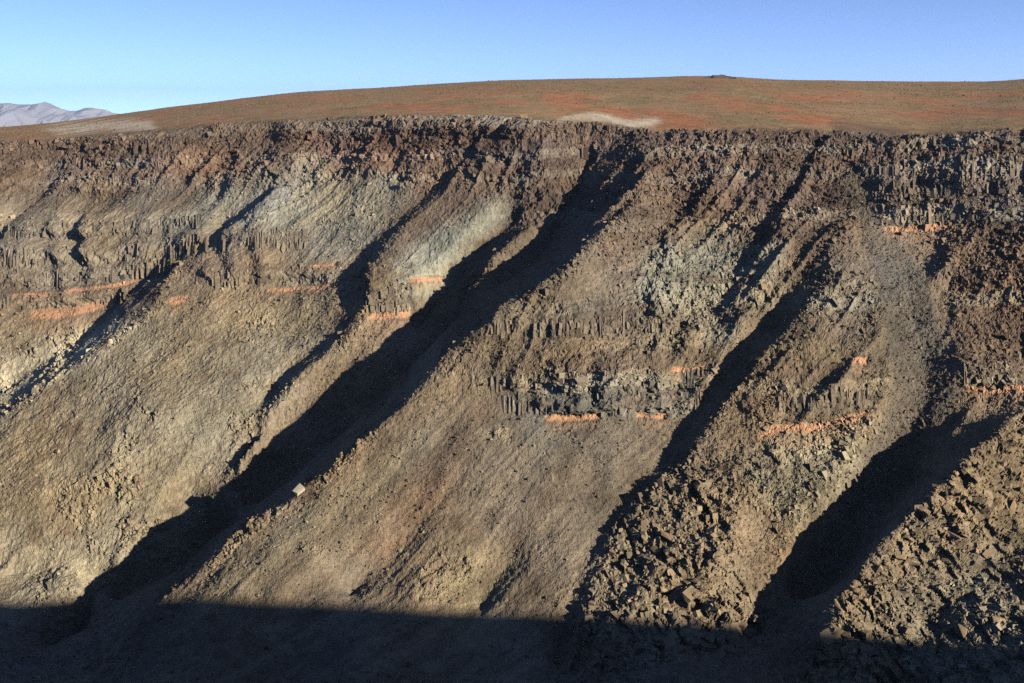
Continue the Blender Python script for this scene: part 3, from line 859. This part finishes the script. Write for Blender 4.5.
def ledge(pts, half, name="basalt_ledge", gapn=0.4, tone=(1.0, 1.0, 1.0), wide=1.0):
    """a lava flow: a row of cooling columns set in its riser, fronts and tops uneven, gaps where talus has buried it"""
    p = np.array(pts, float)
    V, cl_ = [], []
    q = max(p[0, 0], -20.0)
    sd = int(abs(p[0, 0]) + 7 * p[0, 1]) % 991
    f1 = lambda q_, k_, sc_: float(fbm2(np.array([q_ / sc_]), np.array([k_]), 3, sd)[0])
    while q < min(p[-1, 0], 1044):
        pres = np.interp(q, p[:, 0], p[:, 2])
        vc = np.interp(q, p[:, 0], p[:, 1])
        g = f1(q, half, 16.0)
        wpx = rng.choice([1.3, 1.8, 2.4, 3.2, 4.4]) * rng.uniform(.8, 1.2) * wide
        if pres > 0.15 and g > -gapn - 0.5 * (pres - 0.5):
            w2 = 2.5 * f1(q, 3.3, 11.0)
            hh = half * rng.uniform(0.8, 1.1) * (1 + 0.5 * f1(q, 7.7, 7.0))
            i, j = at_pixel(q, vc + hh + w2 + rng.uniform(-1, 1)), at_pixel(q, vc - hh + w2 + rng.uniform(-1, 1))
            if i >= 0 and j >= 0 and D[i] > 1 and D[j] > -2:
                ax = CO[j] - CO[i]
                L = np.linalg.norm(ax)
                if 2.0 < L < 30.0 and ax[2] > 0.2 * L:
                    ax = ax / L
                    m_px = dist[i] / F
                    t = np.array([-hy[i], hx[i], 0.0]); t /= np.linalg.norm(t) + 1e-6
                    t = t - ax * (t @ ax); t /= np.linalg.norm(t)
                    n_ = np.cross(ax, t)
                    if n_[2] < 0: n_ = -n_
                    nseg = int(rng.choice([1, 2, 2, 3, 3]))
                    col_ = (0.55 * A[i] if RED_ID[i] < 0 else 0.55 * np.array([.19, .16, .12])) + 0.45 * np.array([.20, .175, .138])
                    for sg in range(nseg):
                        if rng.random() < 0.16:
                            continue
                        hw, th = 0.5 * wpx * m_px * rng.uniform(0.8, 1.4), rng.uniform(0.2, 1.6) * m_px * 0.75
                        roll = rng.normal(0.0, 0.45)
                        t2, n2_ = t * math.cos(roll) + n_ * math.sin(roll), n_ * math.cos(roll) - t * math.sin(roll)
                        Ls = L / nseg
                        c_ = CO[i] + ax * Ls * (sg + 0.5) - n_ * 0.25 * m_px + t * rng.normal(0, .15) * m_px
                        jt = 1 + rng.uniform(-.3, .3, (8, 3))
                        for k_ in range(8):
                            cv = CUBE_V[k_] * jt[k_]
                            V.append(c_ + t2 * cv[0] * hw + n2_ * cv[1] * th + ax * cv[2] * Ls * 0.52)
                        cl_.append(np.clip(col_ * rng.uniform(0.75, 1.2) * np.array(tone), .03, .5))
        q += wpx
    if len(cl_) > 3:
        n = len(cl_)
        Fc = (CUBE_F[None] + (np.arange(n) * 8)[:, None, None]).reshape(-1, 4)
        build(name, np.array(V), Fc, M_ROCK, np.repeat(np.array(cl_), 8, axis=0), parent=wall, kind="stuff")


for pts, half, out, _ in BEDS:
    ledge(pts, half)
rimv = lambda uu: np.interp(uu, RIM[:, 0], RIM[:, 1])
rimu = np.arange(-20, 1045, 20.0)
for off, hf, pr, wd in ((6, 4, .45, 1.3), (17, 4.5, .4, 1.3), (29, 4.5, .35, 1.3)):
    ledge([(a_, rimv(a_) + off + 3 * math.sin(a_ / 60 + off), pr) for a_ in rimu], hf, "rim_ledge", -0.02 if off < 10 else -0.12, (0.92, .80, .74), wd)

# crags: jointed rock standing out of the slope in patches
cragw = np.clip(1.1 * rightup + 0.9 * rimband + 0.8 * rightface + 0.5 * rightcliff + 0.4 * greyface + 0.35 * nose + 0.5 * nosefoot + 0.4 * bigblocks + 0.35 * nearspur + 0.25 * midcliff, 0, 1.2) * canyon * (1 - chute)
cragw = cragw * smooth(-0.2, 0.45, fbm2(wq / 16, gp / 40, 3, 611)) + 0.25 * outcrop * canyon * (1 - fan) + 1.3 * crestm
ids = pick(cragw, int(17000 * QUALITY))
big = np.clip(np.exp(rng.normal(-0.35, 0.5, len(ids))), 0.35, 2.6) * (0.8 + 0.1 * bigblocks[ids])
hs = np.stack([big * rng.uniform(.6, 1.1, len(ids)), big * rng.uniform(.6, 1.1, len(ids)), big * rng.uniform(.6, 1.3, len(ids))], 1)
blocks("crag_rock", CO[ids] - np.stack([NX[ids], NY[ids], NZ[ids]], 1) * (big * 0.5)[:, None], hs, 0.6 + rng.normal(0, .45, len(ids)), rng.normal(-.45, .3, len(ids)),
       np.clip(A[ids] * rng.uniform(.7, 1.3, (len(ids), 1)), .02, .5), parent=wall)


def boulder_mesh(name, seed, tint, stretch):
    """an angular block bounded by joint planes"""
    import bmesh
    r = np.random.default_rng(seed)
    corners = np.array([(i, j, k) for i in (-1, 1) for j in (-1, 1) for k in (-1, 1)], float) * 0.72
    pts = np.concatenate([corners * r.uniform(0.62, 1.08, (8, 3)), r.uniform(-.95, .95, (5, 3))])
    bm = bmesh.new()
    for p in pts:
        bm.verts.new(p)
    bmesh.ops.convex_hull(bm, input=bm.verts)
    bmesh.ops.delete(bm, geom=[p for p in bm.verts if not p.link_faces], context='VERTS')
    bmesh.ops.triangulate(bm, faces=bm.faces)
    bm.verts.index_update()
    P = np.array([p.co[:] for p in bm.verts]) * np.array(stretch)[None]
    fc = np.array([[p.index for p in f.verts] for f in bm.faces])
    bm.free()
    me_o = build(name, P, fc, M_BOULDER, np.tile(np.array(tint), (len(P), 1)) * (1 + 0.2 * r.normal(size=(len(P), 1))).clip(.6, 1.5))
    me = me_o.data
    bpy.data.objects.remove(me_o)
    return me


TINTS = [(.245, .19, .125), (.21, .16, .11), (.26, .20, .13), (.225, .165, .11), (.19, .15, .11), (.25, .205, .145)]
BM = [boulder_mesh("boulder", 900 + i, TINTS[i % 6], [(1, .85, .6), (1.5, .75, .6), (1.1, .7, 1.0), (1.35, 1, .5)][i % 4]) for i in range(12)]


def put_boulder(i, radius, parent, mesh=None, sink=-0.42, name="boulder"):
    o = bpy.data.objects.new(name, mesh or BM[rng.integers(len(BM))])
    COL.objects.link(o)
    o.location = CO[i] + np.array([0, 0, radius * sink])
    o.rotation_euler = -0.5 + rng.normal(0, .22), 0.35 + rng.normal(0, .22), 0.6 + rng.normal(0, .3) + 1.57 * rng.integers(4)
    o.scale = (radius, radius, radius)
    if parent is not None:
        o.parent = parent
    return o


lumpf = smooth(0.0, 0.4, fbm2(x / 22 + 5, z / 17, 2, 149))
inview = SEEN & (U1 > 2) & (U1 < 1022) & (V1 < 660)
taken = []


def scatter(weight, n, lo, hi, parent, gap=9.0):
    w = weight * inview
    cand = rng.choice(len(x), size=n * 30, p=w / w.sum())
    k = 0
    for i in cand:
        if k >= n:
            break
        p = (U1[i], V1[i])
        if any(abs(p[0] - q[0]) < gap and abs(p[1] - q[1]) < gap for q in taken):
            continue
        taken.append(p)
        put_boulder(i, lo + (hi - lo) * rng.random() ** 2.2, parent)
        k += 1


scatter((nearspur > 0.6) * (0.06 + lumpf), 105, 1.3, 4.8, spur, 8.0)
scatter((bigblocks > 0.6) * (0.06 + lumpf), 85, 1.5, 6.0, wall, 8.0)
scatter(np.clip(rightup * rocky + nose * 0.5 + rightface, 0, 1) * (D > 40), 50, 1.6, 3.0, wall)
scatter((chute > 0.5) * (v > 300) * 1.0, 20, 1.5, 2.4, wall)

# single rocks that stand out
o = put_boulder(locate(299, 494), 3.2, None, boulder_mesh("pale_boulder", 77, (.46, .42, .34), (1.2, .9, .7)), 0.6, "pale_boulder")
o["label"] = "lone pale boulder catching the sun on the crest beside the big shaded ravine"; o["category"] = "boulder"
kx0 = locate(720, 78)
knob = []
kp = CO[kx0]
root = bpy.data.objects.new("rock_outcrop", None); COL.objects.link(root); root.location = kp
root["label"] = "low dark rocky knob breaking the skyline of the plateau"; root["category"] = "outcrop"
for q, (dx, h, wd) in enumerate(((-22, 3.5, 9), (-8, 5.5, 11), (4, 6.5, 10), (15, 4.0, 9), (26, 2.5, 7))):
    b = bpy.data.objects.new("rock", boulder_mesh("rock", 60 + q, (.085, .07, .05), (1, .8, 1))); COL.objects.link(b)
    b.parent = root; b.location = (dx, rng.uniform(-4, 4), h * 0.25); b.scale = (wd, wd, h)

# ------------------------------------------------------------------ far mountains, valley floor, air
MR = np.array([(-1400, 112), (-700, 104), (-350, 98), (-150, 104), (-60, 99), (0, 101.5), (22, 103.5), (36, 102.5), (47, 99.5), (54, 104), (66, 107.5), (76, 108.5), (86, 105.5), (97, 106), (106, 107.5), (118, 113), (150, 119), (220, 124), (420, 132)], float)
YM = 30000.0
mu = np.linspace(-1400, 420, 420); mt = np.linspace(-1, 1, 41)
_, ry2, rz2 = ray(mu, np.interp(mu, MR[:, 0], MR[:, 1]))
mh = rz2 / ry2 * YM - 45.0
xm = (mu - 512) * CP / F * YM
MX, MT = np.meshgrid(xm, mt, indexing='ij')
MY = YM + MT * 6800
BASEZ = -850.0
fall = np.abs(MT) ** 0.9
ridges = 1 - np.abs(fbm2(MX / 1950 + 0.3 * fbm2(MX / 1500, MY / 1500, 2, 703), MY / 3200, 5, 701, 0.6)) * 2.2
MZ = mh[:, None] * (1 - fall) + BASEZ * fall + 680 * (ridges - 0.75) * np.sin(np.pi * np.clip(fall, 0, 1)) ** 0.8 + 60 * fbm2(MX / 500, MY / 700, 3, 705) * (fall < .98)
ii = np.arange(MX.size).reshape(MX.shape)
mq = np.stack([ii[:-1, :-1], ii[1:, :-1], ii[1:, 1:], ii[:-1, 1:]], -1).reshape(-1, 4)
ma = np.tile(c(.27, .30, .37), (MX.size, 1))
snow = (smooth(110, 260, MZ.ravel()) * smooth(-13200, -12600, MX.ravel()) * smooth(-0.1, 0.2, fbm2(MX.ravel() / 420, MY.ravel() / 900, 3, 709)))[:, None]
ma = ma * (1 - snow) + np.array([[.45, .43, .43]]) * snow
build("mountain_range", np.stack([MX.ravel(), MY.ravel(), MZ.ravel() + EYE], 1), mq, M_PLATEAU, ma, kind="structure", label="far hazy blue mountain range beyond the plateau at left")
G = 40000.0
gg = np.linspace(-G, G, 21)
GXX, GYY = np.meshgrid(gg, gg, indexing='ij')
ii = np.arange(GXX.size).reshape(GXX.shape)
gq4 = np.stack([ii[:-1, :-1], ii[1:, :-1], ii[1:, 1:], ii[:-1, 1:]], -1).reshape(-1, 4)
build("valley_floor", np.stack([GXX.ravel(), GYY.ravel(), np.full(GXX.size, BASEZ + EYE + 4)], 1), gq4, M_PLATEAU, np.tile(c(.30, .24, .17), (GXX.size, 1)), kind="structure", label="wide pale desert valley floor reaching to the horizon")
if True:
    B = 42000.0
    hv = [(sx_ * B, sy_ * B, EYE + (1150.0 if t_ else BASEZ - 3)) for t_ in (0, 1) for sx_, sy_ in ((-1, -1), (1, -1), (1, 1), (-1, 1))]
    hf = [(3, 2, 1, 0), (4, 5, 6, 7), (0, 1, 5, 4), (1, 2, 6, 5), (2, 3, 7, 6), (3, 0, 4, 7)]
    hm = bpy.data.materials.new("clear_desert_air"); hm.use_nodes = True
    hn = hm.node_tree
    hn.nodes.clear()
    pv = hn.nodes.new("ShaderNodeVolumePrincipled"); ho = hn.nodes.new("ShaderNodeOutputMaterial")
    pv.inputs["Color"].default_value = (0.80, 0.88, 1.0, 1)
    pv.inputs["Density"].default_value = 2.0e-5
    pv.inputs["Anisotropy"].default_value = 0.55
    hn.links.new(pv.outputs[0], ho.inputs["Volume"])
    build("haze", hv, hf, hm, kind="stuff", label="thin blue desert haze filling the distance")
